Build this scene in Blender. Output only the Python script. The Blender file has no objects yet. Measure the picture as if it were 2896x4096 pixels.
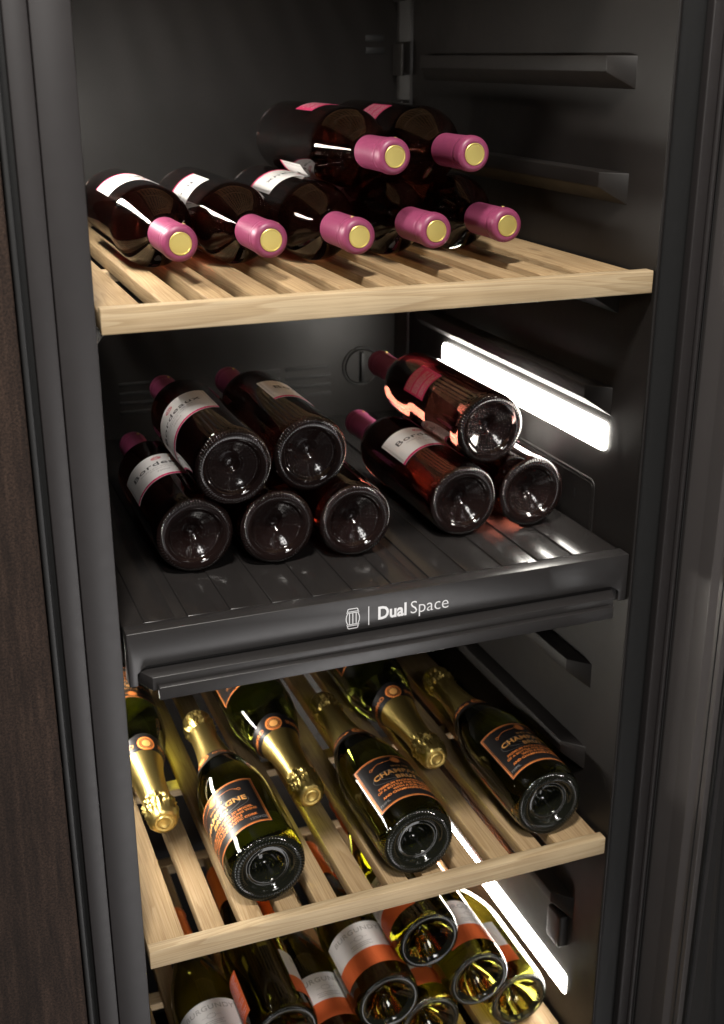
import bpy, bmesh, math, random
from mathutils import Matrix, Vector
random.seed(7)
PI = math.pi
R = math.radians
sc = bpy.context.scene
COL = sc.collection

# ------------------------------------------------------------------ camera
cam_d = bpy.data.cameras.new('camera')
cam = bpy.data.objects.new('camera', cam_d); COL.objects.link(cam)
yaw, pitch = -0.3674, 0.3615
fw = Vector((-math.sin(yaw) * math.cos(pitch), math.cos(yaw) * math.cos(pitch), -math.sin(pitch)))
rt = Vector((math.cos(yaw), math.sin(yaw), 0))
up = rt.cross(fw)
cam.matrix_world = Matrix(((rt.x, up.x, -fw.x, -0.4094), (rt.y, up.y, -fw.y, -0.9717), (rt.z, up.z, -fw.z, 0.19), (0, 0, 0, 1)))
cam_d.sensor_fit = 'VERTICAL'; cam_d.sensor_height = 36.0
cam_d.lens = 36.0 * 4830.6 / 4096.0
cam_d.clip_start = 0.05; cam_d.clip_end = 50
cam_d.dof.use_dof = True; cam_d.dof.focus_distance = 1.16; cam_d.dof.aperture_fstop = 7.0
sc.camera = cam

# ------------------------------------------------------------------ world and lamps
w = bpy.data.worlds.new('World'); sc.world = w; w.use_nodes = True
w.node_tree.nodes['Background'].inputs[0].default_value = (0.022, 0.0205, 0.0195, 1)
w.node_tree.nodes['Background'].inputs[1].default_value = 1.0

def area(name, loc, target, sx, sy, power, color=(1, 1, 1)):
    d = bpy.data.lights.new(name, 'AREA'); d.shape = 'RECTANGLE'; d.size = sx; d.size_y = sy; d.energy = power; d.color = color
    o = bpy.data.objects.new(name, d); COL.objects.link(o)
    o.location = loc
    o.rotation_euler = (Vector(target) - Vector(loc)).to_track_quat('-Z', 'Y').to_euler()
    return o
area('key_lamp', (-0.52, -0.98, 1.75), (0.0, 0.1, -0.2), 0.26, 0.26, 58, (1.0, 0.95, 0.88))
area('low_softbox', (0.68, -2.2, -1.75), (0.0, 0.05, -0.8), 1.05, 2.5, 34, (1.0, 0.97, 0.96))
area('high_softbox', (-0.30, -2.4, 1.22), (0.0, 0.1, -0.1), 0.7, 0.45, 19, (1.0, 0.97, 0.94))

vs = sc.view_settings
vs.view_transform = 'Standard'; vs.look = 'None'; vs.exposure = 0.1; vs.gamma = 1.0; vs.use_curve_mapping = False
cy = sc.cycles
cy.use_denoising = True
cy.max_bounces = 14; cy.transmission_bounces = 12; cy.glossy_bounces = 8; cy.diffuse_bounces = 4; cy.transparent_max_bounces = 8
cy.sample_clamp_indirect = 6.0; cy.blur_glossy = 0.3
cy.caustics_reflective = False; cy.caustics_refractive = True

# ------------------------------------------------------------------ materials
def new_mat(name):
    m = bpy.data.materials.new(name); m.use_nodes = True
    return m, m.node_tree, m.node_tree.nodes['Principled BSDF']

def N(nt, kind, **kw):
    n = nt.nodes.new(kind)
    for k, v in kw.items():
        if k == 'inp':
            for kk, vv in v.items(): n.inputs[kk].default_value = vv
        else: setattr(n, k, v)
    return n

def ramp(nt, stops):
    n = nt.nodes.new('ShaderNodeValToRGB')
    el = n.color_ramp.elements
    while len(el) < len(stops): el.new(0.5)
    for e, (p, c) in zip(el, stops):
        e.position = p; e.color = (c[0], c[1], c[2], 1)
    return n

def simple(name, col, rough=0.5, metal=0.0, noise=0.0, nscale=400, bump=0.0, spec=0.5, coat=0.0, vary=0.0):
    m, nt, b = new_mat(name)
    b.inputs['Base Color'].default_value = (*col, 1); b.inputs['Roughness'].default_value = rough
    b.inputs['Metallic'].default_value = metal; b.inputs['Specular IOR Level'].default_value = spec
    b.inputs['Coat Weight'].default_value = coat; b.inputs['Coat Roughness'].default_value = 0.08
    tc = N(nt, 'ShaderNodeTexCoord')
    nz = N(nt, 'ShaderNodeTexNoise', inp={'Scale': nscale, 'Detail': 3.0})
    nt.links.new(tc.outputs['Object'], nz.inputs['Vector'])
    if noise > 0:
        mr = N(nt, 'ShaderNodeMapRange', inp={'To Min': rough - noise, 'To Max': rough + noise})
        nt.links.new(nz.outputs['Fac'], mr.inputs['Value']); nt.links.new(mr.outputs['Result'], b.inputs['Roughness'])
    if bump > 0:
        bp = N(nt, 'ShaderNodeBump', inp={'Strength': bump, 'Distance': 0.0004})
        nt.links.new(nz.outputs['Fac'], bp.inputs['Height']); nt.links.new(bp.outputs['Normal'], b.inputs['Normal'])
    if vary > 0:
        n2 = N(nt, 'ShaderNodeTexNoise', inp={'Scale': 9.0, 'Detail': 4.0}); nt.links.new(tc.outputs['Object'], n2.inputs['Vector'])
        rp = ramp(nt, [(0.3, [c * (1 - vary) for c in col]), (0.7, [c * (1 + vary) for c in col])])
        nt.links.new(n2.outputs['Fac'], rp.inputs['Fac']); nt.links.new(rp.outputs['Color'], b.inputs['Base Color'])
    return m

def wood(name, axis, grain=0.55, tone=(1, 1, 1)):
    m, nt, b = new_mat(name)
    tc = N(nt, 'ShaderNodeTexCoord'); oi = N(nt, 'ShaderNodeObjectInfo')
    off = N(nt, 'ShaderNodeVectorMath', operation='SCALE'); off.inputs[0].default_value = (3.1, 5.3, 1.7)
    nt.links.new(oi.outputs['Random'], off.inputs['Scale'])
    add = N(nt, 'ShaderNodeVectorMath', operation='ADD')
    nt.links.new(tc.outputs['Object'], add.inputs[0]); nt.links.new(off.outputs[0], add.inputs[1])
    mp = N(nt, 'ShaderNodeMapping')
    s = [60.0, 60.0, 60.0]; s[axis] = 2.6
    mp.inputs['Scale'].default_value = s
    nt.links.new(add.outputs[0], mp.inputs['Vector'])
    # meandering growth rings: distorted noise turned into bands
    n1 = N(nt, 'ShaderNodeTexNoise', inp={'Scale': 0.55, 'Detail': 2.0, 'Roughness': 0.5, 'Distortion': 0.35})
    nt.links.new(mp.outputs['Vector'], n1.inputs['Vector'])
    mul = N(nt, 'ShaderNodeMath', operation='MULTIPLY'); mul.inputs[1].default_value = 23.0
    nt.links.new(n1.outputs['Fac'], mul.inputs[0])
    fr = N(nt, 'ShaderNodeMath', operation='FRACT'); nt.links.new(mul.outputs[0], fr.inputs[0])
    s2 = [900.0, 900.0, 900.0]; s2[axis] = 14.0
    mp2 = N(nt, 'ShaderNodeMapping'); mp2.inputs['Scale'].default_value = s2
    nt.links.new(add.outputs[0], mp2.inputs['Vector'])
    n2 = N(nt, 'ShaderNodeTexNoise', inp={'Scale': 1.0, 'Detail': 3.0})
    nt.links.new(mp2.outputs['Vector'], n2.inputs['Vector'])
    n3 = N(nt, 'ShaderNodeTexNoise', inp={'Scale': 14.0, 'Detail': 2.0}); nt.links.new(add.outputs[0], n3.inputs['Vector'])
    # knots
    s3 = [26.0, 26.0, 26.0]; s3[axis] = 9.0
    mp3 = N(nt, 'ShaderNodeMapping'); mp3.inputs['Scale'].default_value = s3; nt.links.new(add.outputs[0], mp3.inputs['Vector'])
    vo = N(nt, 'ShaderNodeTexVoronoi', inp={'Scale': 1.0}); nt.links.new(mp3.outputs['Vector'], vo.inputs['Vector'])
    kn = N(nt, 'ShaderNodeMapRange', inp={'From Min': 0.05, 'From Max': 0.16, 'To Min': 1.0, 'To Max': 0.0}); nt.links.new(vo.outputs['Distance'], kn.inputs['Value'])
    T_ = lambda c: tuple(a * b_ for a, b_ in zip(c, tone))
    rp = ramp(nt, [(p_, T_(c_)) for p_, c_ in [(0.0, (0.50, 0.40, 0.265)), (0.55, (0.47, 0.365, 0.235)), (0.86, (0.41, 0.31, 0.19)), (0.93, (0.40, 0.30, 0.185)), (1.0, (0.49, 0.385, 0.25))]])
    nt.links.new(fr.outputs[0], rp.inputs['Fac'])
    mx = N(nt, 'ShaderNodeMix', data_type='RGBA', blend_type='MULTIPLY'); mx.inputs['Factor'].default_value = grain
    rp2 = ramp(nt, [(0.3, (0.74, 0.70, 0.65)), (0.62, (1.06, 1.06, 1.04))])
    nt.links.new(n2.outputs['Fac'], rp2.inputs['Fac'])
    nt.links.new(rp.outputs['Color'], mx.inputs['A']); nt.links.new(rp2.outputs['Color'], mx.inputs['B'])
    mx2 = N(nt, 'ShaderNodeMix', data_type='RGBA', blend_type='MULTIPLY'); mx2.inputs['Factor'].default_value = 0.5
    rp3 = ramp(nt, [(0.3, (0.8, 0.77, 0.74)), (0.7, (1.1, 1.08, 1.05))]); nt.links.new(n3.outputs['Fac'], rp3.inputs['Fac'])
    nt.links.new(mx.outputs['Result'], mx2.inputs['A']); nt.links.new(rp3.outputs['Color'], mx2.inputs['B'])
    mx3 = N(nt, 'ShaderNodeMix', data_type='RGBA'); mx3.inputs['B'].default_value = (0.17, 0.115, 0.065, 1)
    kk = N(nt, 'ShaderNodeMath', operation='MULTIPLY'); kk.inputs[1].default_value = 0.6
    nt.links.new(kn.outputs['Result'], kk.inputs[0]); nt.links.new(kk.outputs[0], mx3.inputs['Factor'])
    nt.links.new(mx2.outputs['Result'], mx3.inputs['A'])
    nt.links.new(mx3.outputs['Result'], b.inputs['Base Color'])
    b.inputs['Roughness'].default_value = 0.62; b.inputs['Specular IOR Level'].default_value = 0.3
    bp = N(nt, 'ShaderNodeBump', inp={'Strength': 0.35, 'Distance': 0.0004})
    nt.links.new(n2.outputs['Fac'], bp.inputs['Height']); nt.links.new(bp.outputs['Normal'], b.inputs['Normal'])
    return m

def glass(name, col, rough=0.0, ior=1.5, bumpkind=None, trans=1.0):
    m, nt, b = new_mat(name)
    b.inputs['Base Color'].default_value = (*col, 1); b.inputs['Transmission Weight'].default_value = trans
    b.inputs['Roughness'].default_value = rough; b.inputs['IOR'].default_value = ior
    if bumpkind:
        tc = N(nt, 'ShaderNodeTexCoord'); sx = N(nt, 'ShaderNodeSeparateXYZ'); nt.links.new(tc.outputs['Object'], sx.inputs[0])
        at = N(nt, 'ShaderNodeMath', operation='ARCTAN2'); nt.links.new(sx.outputs['Y'], at.inputs[0]); nt.links.new(sx.outputs['X'], at.inputs[1])
        ln = N(nt, 'ShaderNodeVectorMath', operation='LENGTH')
        cx = N(nt, 'ShaderNodeCombineXYZ'); nt.links.new(sx.outputs['X'], cx.inputs['X']); nt.links.new(sx.outputs['Y'], cx.inputs['Y'])
        nt.links.new(cx.outputs[0], ln.inputs[0])
        def mth(op, a, v=None):
            n = N(nt, 'ShaderNodeMath', operation=op); nt.links.new(a, n.inputs[0])
            if v is not None:
                if hasattr(v, 'is_linked') or not isinstance(v, (int, float)): nt.links.new(v, n.inputs[1])
                else: n.inputs[1].default_value = v
            return n.outputs[0]
        na, dr, dist = bumpkind
        s1 = mth('SINE', mth('MULTIPLY', at.outputs[0], na)); s2 = mth('SINE', mth('MULTIPLY', ln.outputs['Value'], 2 * PI / dr))
        h = mth('MAXIMUM', mth('MULTIPLY', mth('MAXIMUM', s1, 0.0), mth('MAXIMUM', s2, 0.0)), 0.0)
        bp = N(nt, 'ShaderNodeBump', inp={'Strength': 1.0, 'Distance': dist})
        nt.links.new(h, bp.inputs['Height']); nt.links.new(bp.outputs['Normal'], b.inputs['Normal'])
    return m

def emit(name, col, s):
    m, nt, b = new_mat(name)
    b.inputs['Base Color'].default_value = (0.8, 0.8, 0.8, 1)
    b.inputs['Emission Color'].default_value = (*col, 1); b.inputs['Emission Strength'].default_value = s
    return m

def paper(name, col, rough=0.55, trans=0.25):
    m, nt, b = new_mat(name)
    b.inputs['Base Color'].default_value = (*col, 1); b.inputs['Roughness'].default_value = rough
    tr = N(nt, 'ShaderNodeBsdfTranslucent'); tr.inputs['Color'].default_value = (*col, 1)
    mx = N(nt, 'ShaderNodeMixShader'); mx.inputs[0].default_value = trans
    out = nt.nodes['Material Output']
    nt.links.new(b.outputs[0], mx.inputs[1]); nt.links.new(tr.outputs[0], mx.inputs[2]); nt.links.new(mx.outputs[0], out.inputs[0])
    return m

def foil():
    m, nt, b = new_mat('gold_foil')
    b.inputs['Base Color'].default_value = (0.83, 0.63, 0.21, 1); b.inputs['Metallic'].default_value = 1.0; b.inputs['Roughness'].default_value = 0.34
    tc = N(nt, 'ShaderNodeTexCoord'); nz = N(nt, 'ShaderNodeTexNoise', inp={'Scale': 900.0, 'Detail': 2.0}); nt.links.new(tc.outputs['Object'], nz.inputs['Vector'])
    bp = N(nt, 'ShaderNodeBump', inp={'Strength': 0.25, 'Distance': 0.0003}); nt.links.new(nz.outputs['Fac'], bp.inputs['Height']); nt.links.new(bp.outputs['Normal'], b.inputs['Normal'])
    return m

def brown_panel():
    m, nt, b = new_mat('brown_veneer')
    tc = N(nt, 'ShaderNodeTexCoord')
    mp = N(nt, 'ShaderNodeMapping'); mp.inputs['Scale'].default_value = (160, 160, 14); nt.links.new(tc.outputs['Object'], mp.inputs['Vector'])
    n1 = N(nt, 'ShaderNodeTexNoise', inp={'Scale': 1.0, 'Detail': 6.0, 'Roughness': 0.65}); nt.links.new(mp.outputs['Vector'], n1.inputs['Vector'])
    n2 = N(nt, 'ShaderNodeTexNoise', inp={'Scale': 480.0, 'Detail': 4.0, 'Roughness': 0.7}); nt.links.new(tc.outputs['Object'], n2.inputs['Vector'])
    mp3 = N(nt, 'ShaderNodeMapping'); mp3.inputs['Scale'].default_value = (28, 28, 1.2); nt.links.new(tc.outputs['Object'], mp3.inputs['Vector'])
    n3 = N(nt, 'ShaderNodeTexNoise', inp={'Scale': 1.0, 'Detail': 3.0}); nt.links.new(mp3.outputs['Vector'], n3.inputs['Vector'])
    r1 = ramp(nt, [(0.3, (0.015, 0.0098, 0.0078)), (0.55, (0.031, 0.0195, 0.0145)), (0.8, (0.058, 0.037, 0.027))]); nt.links.new(n1.outputs['Fac'], r1.inputs['Fac'])
    r2 = ramp(nt, [(0.38, (0.35, 0.35, 0.35)), (0.70, (1.9, 1.8, 1.7))]); nt.links.new(n2.outputs['Fac'], r2.inputs['Fac'])
    r3 = ramp(nt, [(0.3, (0.5, 0.5, 0.5)), (0.7, (1.3, 1.3, 1.3))]); nt.links.new(n3.outputs['Fac'], r3.inputs['Fac'])
    a = N(nt, 'ShaderNodeMix', data_type='RGBA', blend_type='MULTIPLY'); a.inputs['Factor'].default_value = 0.8
    nt.links.new(r1.outputs['Color'], a.inputs['A']); nt.links.new(r2.outputs['Color'], a.inputs['B'])
    c = N(nt, 'ShaderNodeMix', data_type='RGBA', blend_type='MULTIPLY'); c.inputs['Factor'].default_value = 0.8
    nt.links.new(a.outputs['Result'], c.inputs['A']); nt.links.new(r3.outputs['Color'], c.inputs['B'])
    nt.links.new(c.outputs['Result'], b.inputs['Base Color']); b.inputs['Roughness'].default_value = 0.75; b.inputs['Specular IOR Level'].default_value = 0.22
    bp = N(nt, 'ShaderNodeBump', inp={'Strength': 0.4, 'Distance': 0.0006}); nt.links.new(n2.outputs['Fac'], bp.inputs['Height']); nt.links.new(bp.outputs['Normal'], b.inputs['Normal'])
    return m

M = {
    'wood_y': wood('pine_along_depth', 1, 1.0, (0.84, 0.76, 0.66)), 'wood_x': wood('pine_along_width', 0, 0.6, (1.06, 1.04, 1.0)),
    'liner': simple('liner_plastic', (0.0100, 0.0083, 0.0075), 0.52, noise=0.06, nscale=60, bump=0.06, vary=0.12, spec=0.36),
    'frame': simple('frame_plastic', (0.020, 0.0172, 0.0172), 0.46, noise=0.05, nscale=80, bump=0.05, vary=0.06),
    'gasket': simple('gasket_rubber', (0.012, 0.012, 0.012), 0.5, noise=0.05, nscale=90),
    'door': simple('door_metal', (0.075, 0.068, 0.067), 0.36, metal=0.0, noise=0.04, nscale=120, vary=0.05),
    'divider': simple('divider_plastic', (0.026, 0.024, 0.0238), 0.34, noise=0.05, nscale=150, bump=0.05, vary=0.05),
    'plate': simple('divider_gloss', (0.018, 0.0162, 0.0157), 0.25, noise=0.02, nscale=40, vary=0.15),
    'black': simple('slot_black', (0.006, 0.006, 0.006), 0.6),
    'white_ink': simple('white_ink', (0.85, 0.85, 0.86), 0.5),
    'led': emit('led_diffuser', (1.0, 0.95, 0.86), 44.0),
    'rose': glass('rose_glass', (0.93, 0.84, 0.78)),
    'wine': glass('rose_wine', (0.135, 0.040, 0.029), 0.0, 0.9, trans=0.95),
    'rose_punt': glass('rose_punt_glass', (0.020, 0.010, 0.009), 0.10, bumpkind=(46.0, 0.0029, 0.0005), trans=0.5),
    'rose_base': glass('rose_base_glass', (0.020, 0.011, 0.010), 0.03, trans=0.5),
    'green_base': glass('green_base_glass', (0.016, 0.017, 0.012), 0.06, trans=0.5),
    'green': glass('green_glass', (0.27, 0.295, 0.038)),
    'olive': glass('olive_glass', (0.19, 0.185, 0.024)),
    'capsule': simple('capsule_pink', (0.215, 0.039, 0.094), 0.40, noise=0.04, nscale=300, bump=0.05, vary=0.05),
    'orange_cap': simple('capsule_orange', (0.85, 0.20, 0.035), 0.4, vary=0.05),
    'seal': simple('seal_gold', (0.74, 0.60, 0.19), 0.40, metal=0.75, noise=0.05, nscale=500, bump=0.08),
    'paper': paper('label_paper', (0.87, 0.85, 0.84)),
    'pink': paper('label_pink', (0.84, 0.075, 0.235), trans=0.4),
    'ink': simple('label_ink', (0.05, 0.045, 0.05), 0.6), 'grey_ink': simple('label_grey_ink', (0.42, 0.40, 0.39), 0.6),
    'red_ink': simple('label_red_ink', (0.62, 0.02, 0.06), 0.6), 'dark_pink': simple('label_crimson_ink', (0.42, 0.01, 0.06), 0.6),
    'pale_pink': simple('label_pale_ink', (0.85, 0.55, 0.62), 0.6),
    'black_paper': simple('label_black_paper', (0.010, 0.0085, 0.009), 0.38, noise=0.04, nscale=300),
    'copper': simple('copper_ink', (0.88, 0.28, 0.07), 0.35, metal=0.25), 'silver_ink': simple('silver_ink', (0.30, 0.29, 0.29), 0.4, metal=0.4),
    'gold_ink': simple('gold_ink', (0.90, 0.44, 0.13), 0.4, metal=0.25),
    'orange_paper': paper('label_orange', (0.80, 0.16, 0.045)),
    'foil': foil(),
    'brown': brown_panel(),
    'pane': glass('door_glass', (0.55, 0.56, 0.56), 0.0, 1.5),
}

# ------------------------------------------------------------------ mesh helpers
def mesh(name, V, F, mats, smooth=None, midx=None):
    me = bpy.data.meshes.new(name); me.from_pydata([tuple(v) for v in V], [], F)
    for m in mats: me.materials.append(M[m])
    if midx: me.polygons.foreach_set('material_index', midx)
    if smooth is not None:
        me.polygons.foreach_set('use_smooth', [True] * len(me.polygons))
        me.update()
        if smooth < 179: me.set_sharp_from_angle(angle=R(smooth))
    me.update()
    return me

def obj(name, me, parent=None, loc=(0, 0, 0)):
    o = bpy.data.objects.new(name, me); COL.objects.link(o); o.location = loc
    if parent: o.parent = parent
    return o

def tag(o, label, cat, group=None, kind=None):
    o['label'] = label; o['category'] = cat
    if group: o['group'] = group
    if kind: o['kind'] = kind
    return o

def empty(name, loc=(0, 0, 0)):
    o = bpy.data.objects.new(name, None); COL.objects.link(o); o.location = loc; o.empty_display_size = 0.02
    return o

def boxm(name, x0, x1, y0, y1, z0, z1, mat, bev=0.001, seg=2, origin=None):
    bm = bmesh.new(); bmesh.ops.create_cube(bm, size=1.0)
    ox, oy, oz = origin or (0, 0, 0)
    for v in bm.verts:
        v.co = Vector(((x0 + x1) / 2 + v.co.x * (x1 - x0) - ox, (y0 + y1) / 2 + v.co.y * (y1 - y0) - oy, (z0 + z1) / 2 + v.co.z * (z1 - z0) - oz))
    if bev > 0: bmesh.ops.bevel(bm, geom=bm.edges[:], offset=bev, segments=seg, affect='EDGES', profile=0.5)
    me = bpy.data.meshes.new(name); bm.to_mesh(me); bm.free()
    me.materials.append(M[mat])
    if bev > 0:
        me.polygons.foreach_set('use_smooth', [True] * len(me.polygons)); me.set_sharp_from_angle(angle=R(50))
    return me

def box(name, x0, x1, y0, y1, z0, z1, mat, parent=None, bev=0.001, seg=2):
    return obj(name, boxm(name, x0, x1, y0, y1, z0, z1, mat, bev, seg), parent)

def prism(name, poly, axis, a0, a1, mat, parent=None, bev=0.0, seg=2):
    """extrude a 2D polygon along axis; poly coordinates are the two remaining axes in xyz order"""
    def P(u, v, a):
        return (a, u, v) if axis == 0 else ((u, a, v) if axis == 1 else (u, v, a))
    n = len(poly)
    bm = bmesh.new()
    A = [bm.verts.new(P(u, v, a0)) for u, v in poly]; B = [bm.verts.new(P(u, v, a1)) for u, v in poly]
    bm.faces.new(A); bm.faces.new(B[::-1])
    for i in range(n): bm.faces.new((A[i], B[i], B[(i + 1) % n], A[(i + 1) % n]))
    bmesh.ops.recalc_face_normals(bm, faces=bm.faces[:])
    if bev > 0: bmesh.ops.bevel(bm, geom=bm.edges[:], offset=bev, segments=seg, affect='EDGES', profile=0.5)
    me = bpy.data.meshes.new(name); bm.to_mesh(me); bm.free(); me.materials.append(M[mat])
    if bev > 0:
        me.polygons.foreach_set('use_smooth', [True] * len(me.polygons)); me.set_sharp_from_angle(angle=R(50))
    return obj(name, me, parent)

def hullm(name, pts, mat, bev=0.0, seg=2):
    bm = bmesh.new()
    for p in pts: bm.verts.new(p)
    bmesh.ops.convex_hull(bm, input=bm.verts[:])
    bmesh.ops.dissolve_limit(bm, angle_limit=R(1), verts=bm.verts[:], edges=bm.edges[:])
    if bev > 0: bmesh.ops.bevel(bm, geom=bm.edges[:], offset=bev, segments=seg, affect='EDGES', profile=0.5)
    me = bpy.data.meshes.new(name); bm.to_mesh(me); bm.free(); me.materials.append(M[mat])
    if bev > 0:
        me.polygons.foreach_set('use_smooth', [True] * len(me.polygons)); me.set_sharp_from_angle(angle=R(50))
    return me

def tube_path(name, pts, rad, mat, parent=None, closed=False, n=8):
    V, F = [], []; L = len(pts)
    P = [Vector(p) for p in pts]
    for i, p in enumerate(P):
        t = ((P[(i + 1) % L] if (closed or i < L - 1) else p) - (P[i - 1] if (closed or i > 0) else p)).normalized()
        a = Vector((1, 0, 0)) if abs(t.x) < 0.9 else Vector((0, 0, 1))
        u = (a - t * a.dot(t)).normalized(); v = t.cross(u)
        for k in range(n):
            q = p + (u * math.cos(2 * PI * k / n) + v * math.sin(2 * PI * k / n)) * rad
            V.append(q)
    for i in range(L if closed else L - 1):
        for k in range(n):
            F.append((i * n + k, i * n + (k + 1) % n, ((i + 1) % L) * n + (k + 1) % n, ((i + 1) % L) * n + k))
    return obj(name, mesh(name, V, F, [mat], 60), parent)

def spline(pts, n=4):
    """Catmull-Rom through (r,z) points"""
    out = []
    for i in range(len(pts) - 1):
        p0 = pts[max(i - 1, 0)]; p1 = pts[i]; p2 = pts[i + 1]; p3 = pts[min(i + 2, len(pts) - 1)]
        for k in range(n):
            t = k / n
            out.append(tuple(0.5 * ((2 * p1[j]) + (-p0[j] + p2[j]) * t + (2 * p0[j] - 5 * p1[j] + 4 * p2[j] - p3[j]) * t * t + (-p0[j] + 3 * p1[j] - 3 * p2[j] + p3[j]) * t ** 3) for j in range(2)))
    out.append(pts[-1])
    return out

def lathe(name, prof, segs, mats, smooth=40, mod=None, matf=None):
    """prof from one pole to the other (r==0 closes with a fan)"""
    V, F, MI, rows = [], [], [], []
    for i, (r, z) in enumerate(prof):
        if r < 1e-7:
            rows.append([len(V)]); V.append((0, 0, z))
        else:
            row = []
            for k in range(segs):
                a = 2 * PI * k / segs
                rr, zz, aa = r, z, a
                if mod: rr, zz, aa = mod(i, r, z, a, k)
                row.append(len(V)); V.append((rr * math.cos(aa), rr * math.sin(aa), zz))
            rows.append(row)
    for i in range(len(rows) - 1):
        a, b = rows[i], rows[i + 1]
        mi = matf(i) if matf else 0
        if len(a) == 1 and len(b) == 1: continue
        for k in range(segs):
            k2 = (k + 1) % segs
            if len(a) == 1: F.append((a[0], b[k2], b[k]))
            elif len(b) == 1: F.append((a[k], a[k2], b[0]))
            else: F.append((a[k], a[k2], b[k2], b[k]))
            MI.append(mi)
    return mesh(name, V, F, mats, smooth, MI)

# ---- flat lettering wrapped on a cylinder of radius rad around local Z, centred on local -Y
def text2d(body, size, bold=0.0, space=1.0, align='CENTER', sx=1.0):
    c = bpy.data.curves.new('lettering', 'FONT'); c.body = body; c.size = size; c.align_x = align; c.align_y = 'CENTER'
    c.offset = bold; c.space_character = space; c.resolution_u = 3
    o = bpy.data.objects.new('lettering', c); COL.objects.link(o)
    dg = bpy.context.evaluated_depsgraph_get(); me = o.evaluated_get(dg).to_mesh()
    V = [(v.co.x * sx, v.co.y) for v in me.vertices]; F = [tuple(p.vertices) for p in me.polygons]
    o.evaluated_get(dg).to_mesh_clear()
    bpy.data.objects.remove(o); bpy.data.curves.remove(c)
    return V, F

def place(d, x, y):
    V, F = d
    return [(a + x, b + y) for a, b in V], F

def join2(*ds):
    V, F = [], []
    for v, f in ds:
        n = len(V); V += v; F += [tuple(i + n for i in p) for p in f]
    return V, F

def ribbon(pts, wd, closed=False):
    V, F = [], []; L = len(pts)
    for i, p in enumerate(pts):
        a = pts[(i + 1) % L] if (closed or i < L - 1) else p; b = pts[i - 1] if (closed or i > 0) else p
        tx, ty = a[0] - b[0], a[1] - b[1]; l = math.hypot(tx, ty) or 1
        nx, ny = -ty / l, tx / l
        V += [(p[0] + nx * wd / 2, p[1] + ny * wd / 2), (p[0] - nx * wd / 2, p[1] - ny * wd / 2)]
    for i in range(L if closed else L - 1):
        j = (i + 1) % L
        F.append((2 * i, 2 * i + 1, 2 * j + 1, 2 * j))
    return V, F

def line2(x0, y0, x1, y1, wd, n=1):
    return ribbon([(x0 + (x1 - x0) * i / n, y0 + (y1 - y0) * i / n) for i in range(n + 1)], wd)

def disc2(cx, cy, rx, ry, n=28):
    V = [(cx, cy)] + [(cx + rx * math.cos(2 * PI * k / n), cy + ry * math.sin(2 * PI * k / n)) for k in range(n)]
    return V, [(0, 1 + k, 1 + (k + 1) % n) for k in range(n)]

def ring2(cx, cy, rx, ry, wd, n=40):
    return ribbon([(cx + rx * math.cos(2 * PI * k / n), cy + ry * math.sin(2 * PI * k / n)) for k in range(n)], wd, True)

def wrap(name, d, rad, off, mat, z0=0.0, rfun=None):
    V, F = d
    out = []
    for x, y in V:
        r = (rfun(y + z0) if rfun else rad) + off
        t = x / (rad if not rfun else rfun(z0))
        out.append((r * math.sin(t), -r * math.cos(t), y + z0))
    # wrapped letters face outwards
    me = mesh(name, out, F, [mat])
    bm = bmesh.new(); bm.from_mesh(me)
    for f in bm.faces:
        f.normal_update(); c = f.calc_center_median()
        if f.normal.dot(Vector((c.x, c.y, 0))) < 0: f.normal_flip()
    bm.to_mesh(me); bm.free()
    return me

def patch(name, halfw, z0, z1, rad, mat, n=28, thick=0.00022, off=0.00008, edge=None, rfun=None, nz=1, inner=None):
    """paper wrapped on the bottle: a thin solid sheet"""
    V, F = [], []
    for s in range(2):
        for j in range(nz + 1):
            for i in range(n + 1):
                u = i / n; z = z0 + (z1 - z0) * j / nz
                if edge: z += edge(u, j / nz)
                r = (rfun(z) if rfun else rad) + off + thick * s
                t = (-halfw + 2 * halfw * u) / rad
                V.append((r * math.sin(t), -r * math.cos(t), z))
    K = (n + 1) * (nz + 1)
    for j in range(nz):
        for i in range(n):
            a = j * (n + 1) + i
            F.append((a, a + n + 1, a + n + 2, a + 1)); F.append((K + a, K + a + 1, K + a + n + 2, K + a + n + 1))
    bnd = [i for i in range(n + 1)] + [j * (n + 1) + n for j in range(1, nz + 1)] + [nz * (n + 1) + i for i in range(n - 1, -1, -1)] + [j * (n + 1) for j in range(nz - 1, 0, -1)]
    for q in range(len(bnd)):
        a, b = bnd[q], bnd[(q + 1) % len(bnd)]
        F.append((a, b, K + b, K + a))
    MI = [1 if (inner and q < 2 * n * nz and q % 2 == 0) else 0 for q in range(len(F))]
    return mesh(name, V, F, [mat] + ([inner] if inner else []), 35, MI)

# ================================================================== THE COOLER
XL, XR, YB = -0.264, 0.263, 0.606
cooler = tag(empty('wine_cooler', (0, 0, -1.3)), 'tall dark grey wine cooler with open door, lit inside by white light bars', 'wine cooler')
CZ = 1.3
def cbox(name, *a, **k):
    parent = k.pop('parent', cooler)
    o = box(name, *a, **k); o.parent = parent
    if parent is cooler: o.location.z += CZ
    return o
def cadd(o):
    o.parent = cooler; o.location.z += CZ; return o

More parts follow.
